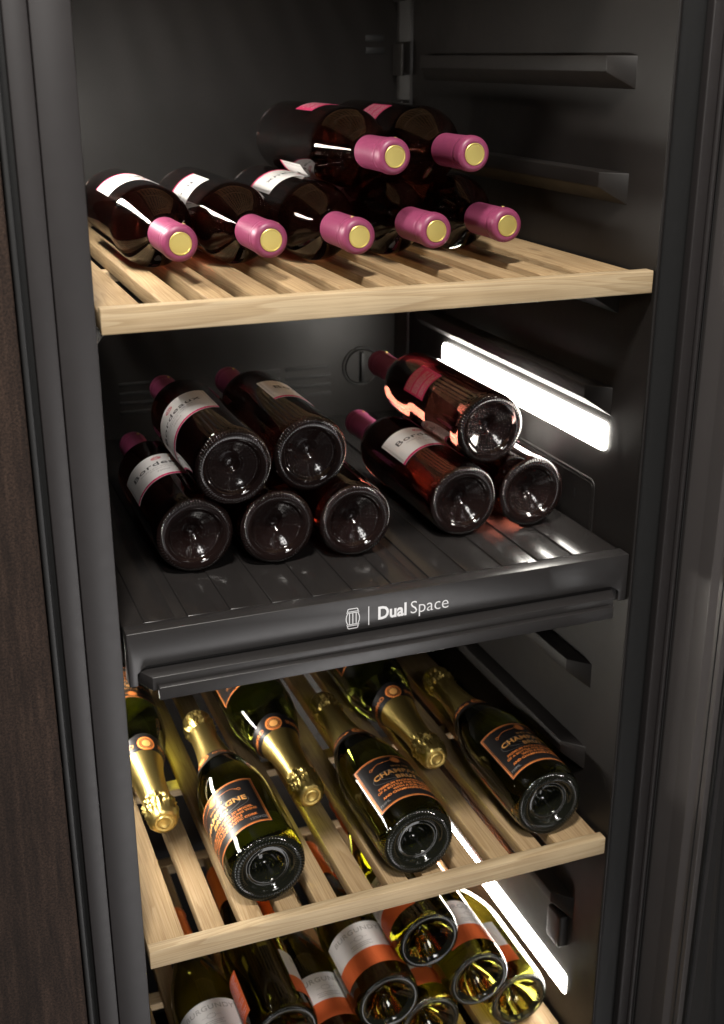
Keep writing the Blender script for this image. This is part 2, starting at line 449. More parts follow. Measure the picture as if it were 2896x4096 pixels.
ZB, ZT = -1.28, 0.78
cbox('back_wall', XL - 0.04, XR + 0.035, YB, YB + 0.03, ZB, ZT, 'liner', bev=0.002)
cbox('side_wall', XR, XR + 0.0045, 0.0, YB - 0.0005, ZB, ZT, 'liner', bev=0.0018, seg=4)
cbox('side_wall', XL - 0.028, XL, 0.012, YB - 0.0005, ZB, ZT, 'liner', bev=0.002)
cbox('ceiling_panel', XL - 0.03, XR + 0.036, 0.0, YB + 0.03, ZT + 0.0005, ZT + 0.04, 'liner', bev=0.002)
cbox('floor_panel', XL - 0.03, XR + 0.036, 0.0, YB + 0.03, ZB - 0.04, ZB - 0.0005, 'liner', bev=0.002)
# corner moulding between back and right wall
cadd(prism('corner_moulding', [(XR + 0.001, YB + 0.001), (XR - 0.016, YB + 0.001), (XR - 0.014, YB - 0.004), (XR - 0.004, YB - 0.016), (XR + 0.001, YB - 0.018)], 2, ZB, ZT, 'liner', bev=0.001))
# left front frame: two strips with a seam
cbox('frame_strip', -0.2946, XL + 0.0001, 0.0, 0.0115, ZB, ZT, 'frame', bev=0.0007, seg=2)
cbox('frame_strip', -0.3135, -0.2954, 0.0005, 0.0115, ZB, ZT, 'frame', bev=0.0008, seg=2)
cbox('gap_shade', -0.3185, -0.2940, 0.0125, 0.02, ZB, ZT, 'black', bev=0)  # black strip painting the shade inside the gap beside the frame
cbox('outer_edge', -0.3240, -0.3190, -0.001, 0.02, ZB, ZT, 'gasket', bev=0.0012)
# right front: channel, gasket, hinge gap
cbox('gasket_channel', 0.2678, 0.330, 0.012, 0.03, ZB, ZT, 'gasket', bev=0.0)
cbox('gasket_strip', 0.2990, 0.3125, -0.001, 0.0095, ZB, ZT, 'frame', bev=0.0016, seg=3)
cadd(tube_path('gasket_bead', [(0.3160, 0.000, ZB), (0.3160, 0.000, ZT)], 0.0032, 'frame', n=16))

# runner ledges on the right wall
LP = [(XR + 0.002, 0.058), (XR - 0.030, 0.068)]
def ledge_mesh():
    x0, x1 = XR + 0.002, XR - 0.020
    pts = [(x0, 0.057, 0), (x1, 0.081, 0), (x1, 0.52, 0), (x0, 0.55, 0), (x1, 0.081, -0.0145), (x1, 0.52, -0.0145), (x0, 0.057, -0.0315), (x0, 0.55, -0.0315)]
    return hullm('runner', pts, 'liner', 0.0009, 2)
lm = ledge_mesh()
def left_ledge():
    x0, x1 = XL - 0.002, XL + 0.020
    pts = [(x0, 0.057, 0), (x1, 0.081, 0), (x1, 0.52, 0), (x0, 0.55, 0), (x1, 0.081, -0.0145), (x1, 0.52, -0.0145), (x0, 0.057, -0.0315), (x0, 0.55, -0.0315)]
    return hullm('runner', pts, 'liner', 0.0009, 2)
lml = left_ledge()
for k in (4, 3, 2, 1, 0, -1, -4, -5, -6, -7, -9):
    z = -0.0225 + 0.1063 * k
    o = obj('runner', lm, cooler, (0, 0, z + CZ))
for k in (4, 0, -6, -9):
    z = -0.0225 + 0.1063 * k
    o = obj('runner', lml, cooler, (0, 0, z + CZ))
# small rests in the back corner, clip under the champagne shelf
for z0, z1 in ((0.255, 0.30), (0.165, 0.205), (0.105, 0.135)):
    cbox('corner_rest', XR - 0.024, XR - 0.019, YB - 0.035, YB - 0.004, z0, z1, 'liner', bev=0.0015)
cbox('clip_block', XR - 0.012, XR + 0.001, 0.068, 0.100, -0.845, -0.80, 'liner', bev=0.003)
# embossed outline on the right wall
def rr(y0, y1, z0, z1, r, x, n=6):
    pts = []
    for cyy, cz, a0 in ((y1 - r, z1 - r, 0), (y0 + r, z1 - r, 90), (y0 + r, z0 + r, 180), (y1 - r, z0 + r, 270)):
        for k in range(n + 1):
            a = R(a0 + 90 * k / n); pts.append((x, cyy + r * math.cos(a), cz + r * math.sin(a)))
    return pts
cadd(tube_path('wall_trim', rr(0.080, 0.47, -0.345, -0.2375, 0.008, XR - 0.0002), 0.0016, 'liner', closed=True))
cadd(tube_path('wall_trim', rr(0.084, 0.466, -0.341, -0.2415, 0.006, XR - 0.0002), 0.0010, 'liner', closed=True))
cbox('wall_slot', XR - 0.0006, XR + 0.002, 0.118, 0.121, -0.268, -0.258, 'black', bev=0)

# light bars
def led_bar(z0, z1, left=False):
    pts = []
    r = 0.006
    prof = []
    for cyy, cz, a0 in ((0.470 - r, z1 - r, 0), (0.062 + r, z1 - r, 90), (0.062 + r, z0 + r, 180), (0.470 - r, z0 + r, 270)):
        for k in range(5):
            a = R(a0 + 22.5 * k); prof.append((cyy + r * math.cos(a), cz + r * math.sin(a)))
    pr = 0.0026 if z1 > -0.3 else 0.0006
    xa, xb = (XL - 0.001, XL + pr) if left else (XR - pr, XR + 0.001)
    d = cadd(prism('light_bar', prof, 0, xa, xb, 'led', bev=0.0002))
    return d
led_bar(-0.1985, -0.1680)
led_bar(-0.9165, -0.8860)
led_bar(0.1100, 0.1400, True)
led_bar(-0.5400, -0.5100, True)

# back wall: air slots and round dial
def slots(x0, x1, zs, h=0.0052):
    for z in zs:
        cbox('air_slot', x0, x1, YB - 0.0012, YB + 0.004, z - h / 2, z + h / 2, 'black', bev=0.0006)
slots(0.083, 0.150, (-0.2215, -0.2345, -0.2475, -0.2605))
slots(0.010, 0.075, (-0.2215, -0.2345, -0.2475, -0.2605))
slots(-0.150, -0.083, (-0.2215, -0.2345, -0.2475, -0.2605))
slots(0.203, 0.229, (0.196, 0.211), 0.008)
def circ3(cx, cz, r, y, n=40):
    return [(cx + r * math.cos(2 * PI * k / n), y, cz + r * math.sin(2 * PI * k / n)) for k in range(n)]
cadd(tube_path('dial_ring', circ3(0.196, -0.2255, 0.0268, YB - 0.0008), 0.0019, 'gasket', closed=True))
dial = cadd(obj('dial', lathe('dial', [(0, 0.004), (0.0235, 0.004), (0.0245, 0.003), (0.0248, -0.001), (0, -0.001)], 40, ['liner'], 40)))
dial.rotation_euler = (R(90), 0, 0); dial.location = (0.196, YB, -0.2255 + CZ)
hb = boxm('dial_grip', -0.0028, 0.0028, -0.022, 0.022, 0.003, 0.0095, 'gasket', 0.0012)
obj('dial_grip', hb, dial)

# door, open at the right
door = empty('door', (0.325, -0.003, CZ - 1.3)); door.parent = cooler; door.location = (0, 0, CZ)
prism('door_liner', [(0.3245, -0.001), (0.3275, -0.0255), (0.3275, -0.0480), (0.3345, -0.0530), (0.3345, -0.0665), (0.372, -0.0665), (0.372, 0.008), (0.3275, 0.008)], 2, ZB, ZT, 'door', door, bev=0.0012, seg=3)
box('door_seam', 0.3335, 0.336, -0.0600, -0.0592, ZB, ZT, 'black', door, bev=0)
box('pane', 0.3420, 0.3460, -0.62, -0.0670, ZB, ZT, 'pane', door, bev=0.0004)
box('pane_edge', 0.3410, 0.3470, -0.0715, -0.0668, ZB, ZT, 'black', door, bev=0)
prism('door_liner', [(0.3275, -0.70), (0.3275, -0.64), (0.3345, -0.6205), (0.372, -0.6205), (0.372, -0.70)], 2, ZB, ZT, 'door', door, bev=0.0012)

# brown furniture panel at the left
panel = tag(box('furniture_panel', -0.75, -0.3255, -0.002, 0.03, ZB, ZT, 'brown', None, bev=0.0015), 'dark brown grained veneer furniture panel beside the left cooler frame', 'panel')

# ================================================================== WOODEN SHELVES
slat_pts = []
def slat_mesh(wd, ln, h=0.0155):
    bm_ = boxm('slat', -wd / 2, wd / 2, 0, ln, -h, 0, 'wood_y', 0.0012, 2)
    return bm_
SL = slat_mesh(0.0238, 0.545)
BL = slat_mesh(0.0385, 0.545); BR = slat_mesh(0.0530, 0.545)
RAIL = boxm('front_rail', -0.260, 0.260, 0.0, 0.0125, -0.0214, 0.0, 'wood_x', 0.0009, 2)
BRAIL = boxm('back_rail', -0.256, 0.256, 0.0, 0.020, -0.016, 0.0, 'wood_x', 0.0009, 2)
CRAIL = boxm('cross_rail', -0.256, 0.256, 0.0, 0.022, -0.010, 0.0, 'wood_x', 0.0009, 2)
def wooden_shelf(z, label):
    s = tag(empty('wooden_shelf', (0, 0, z)), label, 'shelf', 'slatted wooden shelves')
    obj('front_rail', RAIL, s, (0, 0, 0)); obj('back_rail', BRAIL, s, (0, 0.5595, -0.005))
    obj('cross_rail', CRAIL, s, (0, 0.30, -0.0208))
    for i in range(10):
        obj('slat', SL, s, (-0.2025 + 0.0408 * i + 0.0119, 0.0128, -0.0050))
    obj('slat', BL, s, (-0.2592 + 0.01925, 0.0128, -0.0050)); obj('slat', BR, s, (0.2055 + 0.0265, 0.0128, -0.0050))
    return s
Z1, Z3, Z4 = 0.0, -0.6376, -0.9576
wooden_shelf(Z1, 'pale slatted wooden shelf at the top, carrying the pink capped bottles')
wooden_shelf(Z3, 'pale slatted wooden shelf below the dark divider, carrying the gold foiled bottles')
wooden_shelf(Z4, 'lowest pale slatted wooden shelf, under the orange labelled green bottles')
wooden_shelf(0.4252, 'slatted wooden shelf above the picture, seen as stripes mirrored in the top bottles')

# ================================================================== DARK DIVIDER
ZD = -0.292
div = tag(empty('divider_shelf', (0, 0, ZD)), 'glossy dark grey divider shelf with white Dual Space lettering on its front', 'divider')
box('tray', -0.2585, 0.2610, 0.0225, 0.60, -0.030, -0.0016, 'plate', div, bev=0.001)
fp = [(-0.2585, 0.0), (0.2620, 0.0), (0.2620, -0.052), (0.2530, -0.052), (0.2530, -0.041), (0.2440, -0.034), (-0.2424, -0.034), (-0.2506, -0.041), (-0.2506, -0.053), (-0.2585, -0.053)]
prism('front_panel', fp, 1, 0.004, 0.0220, 'divider', div, bev=0.0006, seg=2)
DS = boxm('slat', -0.0146, 0.0146, 0, 0.565, -0.0040, 0.0, 'plate', 0.0008, 2)
for i in range(12):
    obj('slat', DS, div, (-0.2240 + 0.0405 * i, 0.0235, 0.0))
prism('seal_bar', [(-0.2502, 0.008), (-0.2405, -0.0115), (0.2370, -0.0115), (0.2470, 0.008)], 2, -0.0515, -0.0385, 'divider', div, bev=0.0005)
box('seal_lip', -0.2360, 0.2330, -0.0185, -0.0117, -0.0585, -0.0460, 'divider', div, bev=0.0006)
box('recess_panel', -0.2504, 0.2528, 0.0085, 0.0218, -0.0520, -0.0343, 'divider', div, bev=0)
box('under_panel', -0.2400, 0.2400, 0.0222, 0.55, -0.054, -0.0535, 'divider', div, bev=0)
# lettering and barrel emblem: flat print standing 0.3 mm proud
def flat_front(name, d, x, z, parent, y=0.0036, mat='white_ink'):
    V, F = d
    me = mesh(name, [(a + x, y, b + z) for a, b in V], F, [mat]); return obj(name, me, parent)
def fit_w(d, x0, x1):
    V, F = d; a = min(v[0] for v in V); b = max(v[0] for v in V)
    s = (x1 - x0) / (b - a)
    return [((v[0] - a) * s + x0, v[1]) for v in V], F
def fit_h(d, z0, z1):
    V, F = d; a = min(v[1] for v in V); b = max(v[1] for v in V); s = (z1 - z0) / (b - a)
    return [(v[0], (v[1] - a) * s + z0) for v in V], F
d1 = fit_h(fit_w(text2d('Dual', 0.0182, 0.00055), -0.0174, 0.0123), -0.3186 - ZD, -0.3046 - ZD)
d2 = fit_h(fit_w(text2d('Space', 0.0175, -0.00012), 0.0166, 0.0570), -0.3220 - ZD, -0.3047 - ZD)
flat_front('lettering', d1, 0, 0, div); flat_front('lettering', d2, 0, 0, div)
flat_front('lettering', line2(-0.0271, -0.3222 - ZD, -0.0271, -0.3025 - ZD, 0.0009), 0, 0, div)
bc, bz = -0.0434, -0.3125 - ZD
em = []
hh = 0.0103
def side(sgn): return [(bc + sgn * (0.0050 + 0.0018 * (1 - (t / 0.0060) ** 2)), bz + t) for t in [0.0060 * k / 6 for k in range(-6, 7)]]
em += [ribbon(side(-1), 0.0008), ribbon(side(1), 0.0008)]
for sg in (1, -1):
    em += [ribbon([(bc - 0.0062, bz + sg * 0.0060), (bc + 0.0062, bz + sg * 0.0060)], 0.0008),
           ribbon([(bc - 0.0062, bz + sg * 0.0060), (bc - 0.0059, bz + sg * 0.0074), (bc + 0.0059, bz + sg * 0.0074), (bc + 0.0062, bz + sg * 0.0060)], 0.0007),
           ribbon([(bc - 0.0055, bz + sg * 0.0074), (bc - 0.0049, bz + sg * 0.0098), (bc - 0.0042, bz + sg * 0.0103), (bc + 0.0042, bz + sg * 0.0103), (bc + 0.0049, bz + sg * 0.0098), (bc + 0.0055, bz + sg * 0.0074)], 0.0008)]
for xx in (-0.0034, 0.0, 0.0034): em.append(line2(bc + xx, bz - 0.0060, bc + xx, bz + 0.0060, 0.0008))
flat_front('barrel_emblem', join2(*em), 0, 0, div)

# ================================================================== BOTTLES
# ---- rose bottle (straight shouldered)
RB, LB = 0.0395, 0.325
def rose_glass_mesh():
    punt = [(0.0, 0.0190), (0.004, 0.0188), (0.0065, 0.0175), (0.0075, 0.0160), (0.010, 0.0140), (0.015, 0.0108), (0.020, 0.0080), (0.0240, 0.0060), (0.0250, 0.0052)]
    ring = [(0.0262, 0.0032), (0.0276, 0.0016), (0.0290, 0.0007), (0.0304, 0.0004)]
    kn = [(0.0316, 0.0004), (0.0334, 0.0005), (0.0352, 0.0011), (0.0368, 0.0023), (0.0380, 0.0040)]
    body = [(0.0387, 0.0058), (0.0392, 0.0082), (0.0394, 0.0110), (RB, 0.016), (RB, 0.06), (RB, 0.10), (RB, 0.15), (RB, 0.188), (RB, 0.196)]
    sh = spline([(RB, 0.196), (0.0390, 0.2035), (0.0368, 0.2130), (0.0320, 0.2235), (0.0250, 0.2330), (0.0195, 0.2410), (0.0165, 0.2490), (0.0152, 0.2580), (0.0150, 0.2700)], 4)[1:]
    neck = [(0.0147, 0.30), (0.0146, 0.3195), (0.0, 0.3195)]
    prof = punt + ring + kn + body + sh + neck
    k0 = len(punt) + len(ring); np_ = len(punt)
    def mod(i, r, z, a, k):
        if k0 <= i < k0 + 5:
            b = 0.0010 * (0.5, 1, 1, 1, 0.6)[i - k0] * (0.0, 1.0, 1.0)[k % 3]; t = (i - k0) / 4
            return r + b * t * 0.8, z - b * (1 - 0.6 * t), a
        return r, z, a
    return lathe('glass', prof, 216, ['rose', 'rose_punt', 'rose_base'], 50, mod, lambda i: 1 if i < np_ - 1 else (2 if i < k0 + 4 else 0))
def capsule_mesh(mat, z0, z1, r0, r1, rl):
    prof = [(r0 - 0.0006, z0), (r0, z0 + 0.0002), (r0 - 0.0001, z0 + 0.02), (r1, z1 - 0.019), (r1, z1 - 0.0172), (r1 - 0.0002, z1 - 0.0168), (r1, z1 - 0.0160), (rl - 0.0006, z1 - 0.0135), (rl, z1 - 0.011), (rl, z1 - 0.0075), (rl - 0.0005, z1 - 0.0060), (rl - 0.0003, z1 - 0.0045), (rl - 0.0012, z1 - 0.0018), (rl - 0.0030, z1 - 0.0003), (rl - 0.0045, z1), (0.0108, z1 + 0.0001), (0.0104, z1 - 0.0003), (0.0, z1 - 0.0003)]
    return lathe('capsule', prof, 48, [mat], 50)
def seal_mesh(z1, r=0.0102):
    return lathe('seal', [(r, z1 - 0.0002), (r, z1 + 0.0004), (r - 0.0004, z1 + 0.0007), (r - 0.0010, z1 + 0.0007), (r - 0.0013, z1 + 0.0003), (r - 0.003, z1 + 0.00035), (0, z1 + 0.0006)], 40, ['seal'], 30)

def wine_mesh():
    prof = [(0.0, 0.0245), (0.006, 0.0240), (0.010, 0.0205), (0.018, 0.0150), (0.026, 0.0110), (0.031, 0.0100), (0.0345, 0.0120), (0.0362, 0.0160), (RB - 0.0028, 0.022), (RB - 0.0028, 0.10), (RB - 0.0028, 0.195)]
    prof += [(r - 0.0030, z - 0.001) for r, z in spline([(RB, 0.196), (0.0390, 0.2035), (0.0368, 0.2130), (0.0320, 0.2235), (0.0250, 0.2330), (0.0195, 0.2410), (0.0165, 0.2490), (0.0152, 0.2580), (0.0150, 0.2700)], 4)[1:]]
    prof += [(0.0115, 0.285), (0.0, 0.285)]
    return lathe('wine', prof, 72, ['wine'], 60)
W_ROSE = wine_mesh()
G_ROSE = rose_glass_mesh()
C_ROSE = capsule_mesh('capsule', 0.2600, LB, 0.0158, 0.0160, 0.0168)
S_ROSE = seal_mesh(LB)
TAB = boxm('tear_tab', -0.0011, 0.0011, -0.01735, -0.0160, LB - 0.0150, LB - 0.0118, 'seal', 0.0003)
HW = 0.0455
zA, zBt = 0.082, 0.151
FL_ROSE = patch('front_label', HW, zA, zBt, RB, 'paper')
BAND_ROSE = patch('label_band', HW, zA, zA + 0.0046, RB, 'pink', off=0.00032, thick=0.0001)
_c = []
T_ROSE_BIG = wrap('lettering', place(text2d('Bordeaux', 0.0148, 0.0001, 1.08, sx=1.12), 0, 0.1225), RB, 0.0006, 'ink')
T_ROSE_SMALL = wrap('lettering', join2(place(text2d('standard glass bottle with cork', 0.0040), 0, 0.1128), place(text2d('and glass of wine', 0.0040), 0, 0.1078), place(text2d('750ml', 0.0058), 0, 0.0995),
    line2(-HW + 0.0022, zA + 0.006, -HW + 0.0022, zBt - 0.001, 0.0004), line2(-HW + 0.0032, zA + 0.006, -HW + 0.0032, zBt - 0.001, 0.0002),
    line2(HW - 0.0022, zA + 0.006, HW - 0.0022, zBt - 0.001, 0.0004), line2(HW - 0.0032, zA + 0.006, HW - 0.0032, zBt - 0.001, 0.0002)), RB, 0.0006, 'grey_ink')
T_ROSE_BAND = wrap('lettering', place(text2d('PREMIUM 3D MODEL PACK', 0.0038, 0.00008, 1.7), 0, zA + 0.0023), RB, 0.0008, 'dark_pink')
CREST = wrap('crest', join2(ring2(0, 0.1392, 0.0050, 0.0036, 0.0010), ribbon([(-0.0034, 0.1375), (-0.0022, 0.1408), (-0.0010, 0.1382), (0.0, 0.1408), (0.0010, 0.1382), (0.0022, 0.1408), (0.0034, 0.1375)], 0.0013)), RB, 0.0006, 'red_ink')
# back label (built on -Y, mounted half a turn round)
HB = 0.0185
BL_ROSE = patch('back_label', HB, 0.098, 0.150, RB, 'pink', n=16, inner='paper')
rnd = random.Random(3)
_l = []
for k in range(13):
    zz = 0.1455 - k * 0.0036; x = -HB + 0.0025; xe = HB - 0.0025 - (rnd.random() * 0.012 if k % 4 == 3 else 0)
    if k in (4, 9): continue
    while x < xe - 0.001:
        wl = min(0.0012 + rnd.random() * 0.0045, xe - x); _l.append(line2(x, zz, x + wl, zz, 0.0013, 2)); x += wl + 0.0009
T_BACK_ROSE = wrap('fine_print', join2(*_l), RB, 0.0006, 'pale_pink')
EMB = []
rnd = random.Random(5)

def lying(front, x, y, z, roll):
    """front='base': base towards the viewer at y; front='neck': neck tip towards the viewer"""
    m = Matrix.Rotation(R(-90), 4, 'X') @ Matrix.Rotation(R(roll), 4, 'Z')
    if front == 'neck': m = Matrix.Rotation(PI, 4, 'Z') @ m
    return Matrix.Translation((x, y, z)) @ m

HALF = Matrix.Rotation(PI, 4, 'Z')
def rose_bottle(front, x, y, z, roll, label, group):
    e = empty('wine_bottle'); tag(e, label, 'wine bottle', group)
    yb = y if front == 'base' else y + LB
    e.matrix_world = lying(front, x, yb, z, roll)
    g = obj('glass', G_ROSE, e); obj('wine', W_ROSE, g)
    c = obj('capsule', C_ROSE, e); obj('seal', S_ROSE, c)
    tb = obj('tear_tab', TAB, c); tb.rotation_euler = (0, 0, R(-roll + (18 if front == 'base' else random.uniform(-55, 40))))
    f = obj('front_label', FL_ROSE, e)
    obj('label_band', BAND_ROSE, f)
    for t in (T_ROSE_BIG, T_ROSE_SMALL, T_ROSE_BAND): obj('lettering', t, f)
    obj('crest', CREST, f)
    b = obj('back_label', BL_ROSE, e); b.rotation_euler = (0, 0, PI)
    obj('fine_print', T_BACK_ROSE, b)
    return e

zt = Z1 - 0.005 + RB + 0.0003
zt2 = zt + 0.0682
GT, GM, GC, GG = 'pink capped bottles on the top shelf', 'pink capped bottles on the dark divider', 'gold foiled bottles on the middle wooden shelf', 'green bottles on the lowest shelf'
rose_bottle('neck', -0.1712, 0.092, zt, -14, 'leftmost pink capped bottle on the top shelf, next to the left frame', GT)
rose_bottle('neck', -0.0904, 0.084, zt, 82, 'second pink capped bottle from the left in the top shelf bottom row', GT)
rose_bottle('neck', -0.0086, 0.076, zt, -10, 'third pink capped bottle from the left in the top shelf bottom row', GT)
rose_bottle('neck', 0.0726, 0.085, zt, 100, 'fourth pink capped bottle in the top shelf bottom row, beneath the stacked pair', GT)
rose_bottle('neck', 0.1534, 0.096, zt, 120, 'rightmost pink capped bottle in the top shelf bottom row', GT)
rose_bottle('neck', 0.0330, 0.093, zt2, 185, 'left one of the two pink capped bottles stacked on top', GT)
rose_bottle('neck', 0.1140, 0.093, zt2, 225, 'right one of the two pink capped bottles stacked on top', GT)
zm = ZD + RB + 0.0003
zm2 = zm + 0.0682
rose_bottle('base', -0.1659, 0.115, zm, -12, 'bottom left Bordeaux bottle on the divider, base forward, white label upward', GM)
rose_bottle('base', -0.0838, 0.107, zm, 150, 'second Bordeaux bottle in the divider bottom row, under the two left stacked ones', GM)
rose_bottle('base', -0.0038, 0.097, zm, 160, 'third Bordeaux bottle from the left in the divider bottom row', GM)
rose_bottle('base', 0.1229, 0.108, zm, 6, 'fourth bottom row Bordeaux bottle on the divider, white label beside the gap', GM)
rose_bottle('base', 0.2038, 0.108, zm, 100, 'Bordeaux bottle at the right end of the divider bottom row', GM)
rose_bottle('base', -0.1262, 0.108, zm2, -54, 'stacked Bordeaux bottle on the divider whose white label faces left', GM)
rose_bottle('base', -0.0430, 0.120, zm2, 48, 'stacked Bordeaux bottle in front of the air slots, second from the left', GM)
rose_bottle('base', 0.1643, 0.134, zm2, 132, 'stacked bottle by the upper light bar showing its pink back label', GM)

# ---- sparkling wine bottle
RC, LC = 0.0425, 0.326
sh_c = [(RC, 0.118), (0.0420, 0.130), (0.0402, 0.146), (0.0365, 0.164), (0.0315, 0.182), (0.0262, 0.199), (0.0222, 0.213), (0.0195, 0.227), (0.0176, 0.243), (0.0164, 0.258), (0.0158, 0.272)]
sp_c = spline(sh_c, 4)
def r_champ(z):
    if z <= 0.118: return RC
    for (r0, z0), (r1, z1) in zip(sp_c, sp_c[1:]):
        if z0 <= z <= z1: return r0 + (r1 - r0) * (z - z0) / (z1 - z0)
    return 0.0158
def champ_glass():
    punt = [(0.0, 0.030), (0.004, 0.0296), (0.008, 0.0280), (0.0120, 0.0245), (0.0150, 0.0195), (0.0168, 0.0140), (0.0178, 0.0095), (0.0190, 0.0070), (0.0206, 0.0066), (0.0222, 0.0075), (0.0238, 0.0074), (0.0252, 0.0052), (0.0264, 0.0028), (0.0280, 0.0014)]
    kn = [(0.0296, 0.0008), (0.0320, 0.0003), (0.0350, 0.0006), (0.0376, 0.0018), (0.0394, 0.0038)]
    body = [(0.0407, 0.0065), (0.0417, 0.0105), (0.0423, 0.0155), (RC, 0.021), (RC, 0.05), (RC, 0.085)]
    prof = punt + kn + body + sp_c + [(0.0152, 0.29), (0.0150, 0.31), (0.0, 0.31)]
    k0 = len(punt)
    def mod(i, r, z, a, k):
        if k0 <= i < k0 + 5:
            j = i - k0
            b = 0.0015 * (0.35, 1, 1, 1, 0.5)[j] * (0.0, 1.0, 0.8)[k % 3]
            return r + b * 0.45, z - b, a + j * 0.032
        if i >= k0 + 5: return r, z, a + 4 * 0.032
        return r, z, a
    return lathe('glass', prof, 198, ['green', 'green_base'], 60, mod, lambda i: 1 if i < k0 + 4 else 0)
def champ_foil():
    prof = [(r_champ(0.2055) + 0.0002, 0.2055)]
    for k in range(1, 20):
        z = 0.2055 + (0.285 - 0.2055) * k / 19; prof.append((r_champ(z) * (1 if z < 0.27 else 1) + 0.0006, z))
    prof += [(0.0162, 0.288), (0.0174, 0.2905), (0.0184, 0.2935), (0.0188, 0.297), (0.0184, 0.3000), (0.0176, 0.3025), (0.0176, 0.3050), (0.0180, 0.3085), (0.0180, 0.3130), (0.0174, 0.3175), (0.0160, 0.3212), (0.0138, 0.3240), (0.0110, 0.3252), (0.0088, 0.3248), (0.0082, 0.3256), (0.0064, 0.3260), (0.0050, 0.3254), (0.0, 0.3254)]
    rg = random.Random(11)
    amp = [rg.random() for _ in range(4000)]
    def mod(i, r, z, a, k):
        t = 0.0
        if z > 0.284:
            w_ = min(1, (z - 0.284) / 0.005) * (1 if z < 0.309 else max(0, (0.323 - z) / 0.014))
            t = w_ * (0.0010 * math.sin(9 * a + 40 * z) + 0.0009 * math.sin(14 * a - 900 * z) + 0.0017 * (amp[(i * 97 + k) % 4000] - 0.5) + 0.0006 * math.sin(23 * a + 1300 * z))
        elif z < 0.212:
            pass
        return r + t, z, a
    return lathe('foil', prof, 88, ['foil'], 28, mod)
G_CH = champ_glass(); F_CH = champ_foil()
HC = 0.0515
cz0, cz1 = 0.0255, 0.1110
def ch_edge(u, v):
    return 0.0
FL_CH = patch('front_label', HC, cz0, cz1, RC, 'black_paper', n=36, inner='paper')
BL_CH = patch('back_label', 0.030, 0.024, 0.096, RC, 'black_paper', n=24, inner='paper')
def rect2(x0, y0, x1, y1, wd, n=24):
    return join2(line2(x0 - wd / 2, y0, x1 + wd / 2, y0, wd, n), line2(x0 - wd / 2, y1, x1 + wd / 2, y1, wd, n), line2(x0, y0, x0, y1, wd), line2(x1, y0, x1, y1, wd))
bor = join2(rect2(-HC + 0.0016, cz0 + 0.0016, HC - 0.0016, cz1 - 0.0016, 0.0013), rect2(-HC + 0.0033, cz0 + 0.0033, HC - 0.0033, cz1 - 0.0033, 0.0005))
def curl(sg):
    p = []
    for k in range(17):
        t = k / 16; p.append((sg * (0.006 + 0.026 * t), 0.1005 - 0.0012 * math.sin(t * PI * 2) - 0.008 * t * t))
    for k in range(9):
        a = -PI / 2 + k / 8 * PI * 1.5; p.append((sg * (0.0325 + 0.0020 * math.cos(a)), 0.0910 + 0.0022 * math.sin(a) + 0.002))
    return ribbon(p, 0.0006)
fl = join2(disc2(0, 0.1005, 0.0052, 0.0052), ring2(0, 0.1005, 0.0060, 0.0060, 0.0005), curl(1), curl(-1))
CH_BORDER = wrap('label_border', join2(bor, fl), RC, 0.0005, 'copper')
CH_LOOPS = wrap('flourish', join2(ring2(-0.012, 0.074, 0.017, 0.0085, 0.0005), ring2(0.012, 0.074, 0.017, 0.0085, 0.0005), ring2(-0.006, 0.073, 0.010, 0.005, 0.0004), ring2(0.020, 0.072, 0.018, 0.010, 0.0004), ring2(-0.020, 0.072, 0.018, 0.010, 0.0004)), RC, 0.00045, 'silver_ink')
def arch(d, k):
    V, F = d; return [(x, y - k * x * x) for x, y in V], F
CH_BIG = wrap('lettering', join2(arch(place(text2d('CHAMPAGNE', 0.0112, 0.00030, 1.06, sx=1.02), 0, 0.0775), 2.0), arch(place(text2d('BRUT', 0.0094, 0.00030, 1.06, sx=1.05), 0, 0.0665), 2.0), place(text2d('SINCE 1990', 0.0042, 0.00006), 0, 0.0875)), RC, 0.0007, 'gold_ink')
CH_SMALL = wrap('lettering', join2(*[place(text2d(t, 0.0050, 0.00012), 0, 0.0575 - 0.0053 * i) for i, t in enumerate(('PREMIUM PACKAGING 3D MODEL', 'OF A BOTTLE FOR SPARKLING WINE', 'WITH A FOIL, LABELS', 'AND CHAMPAGNE PLASTIC CORK'))]), RC, 0.0007, 'copper')
CH_VOL = wrap('lettering', join2(place(text2d('750ML', 0.0050), -HC + 0.0115, 0.0345), place(text2d('12%VOL.', 0.0056), HC - 0.0120, 0.0345)), RC, 0.0007, 'silver_ink')
# neck collar label following the shoulder
def rcol(z): return r_champ(z)
def collar():
    V, F = [], []; n = 64
    zs = [0.1885, 0.193, 0.198, 0.203, 0.2075]
    for z in zs:
        for k in range(n):
            a = 2 * PI * k / n; r = r_champ(z) + 0.0006
            dz = -0.006 * max(0, math.cos(a + PI / 2)) ** 6 if z == zs[0] else 0
            rr_ = r_champ(z + dz) + 0.0006
            V.append((rr_ * math.cos(a), rr_ * math.sin(a), z + dz))
    for j in range(len(zs) - 1):
        for k in range(n): F.append((j * n + k, j * n + (k + 1) % n, (j + 1) * n + (k + 1) % n, (j + 1) * n + k))
    return mesh('neck_label', V, F, ['black_paper'], 60)
N_CH = collar()
def wrapc(name, d, z0, off, mat):
    V, F = d; out = []
    r0 = r_champ(z0)
    for x, y in V:
        r = r_champ(z0 + y) + off; t = x / r0
        out.append((r * math.sin(t), -r * math.cos(t), z0 + y))
    return mesh(name, out, F, [mat])
def n_med():
    return wrapc('medallion_rim', join2(ring2(0, 0, 0.0092, 0.0088, 0.0022), ring2(0, 0, 0.0068, 0.0064, 0.0008)), 0.1985, 0.0010, 'copper')
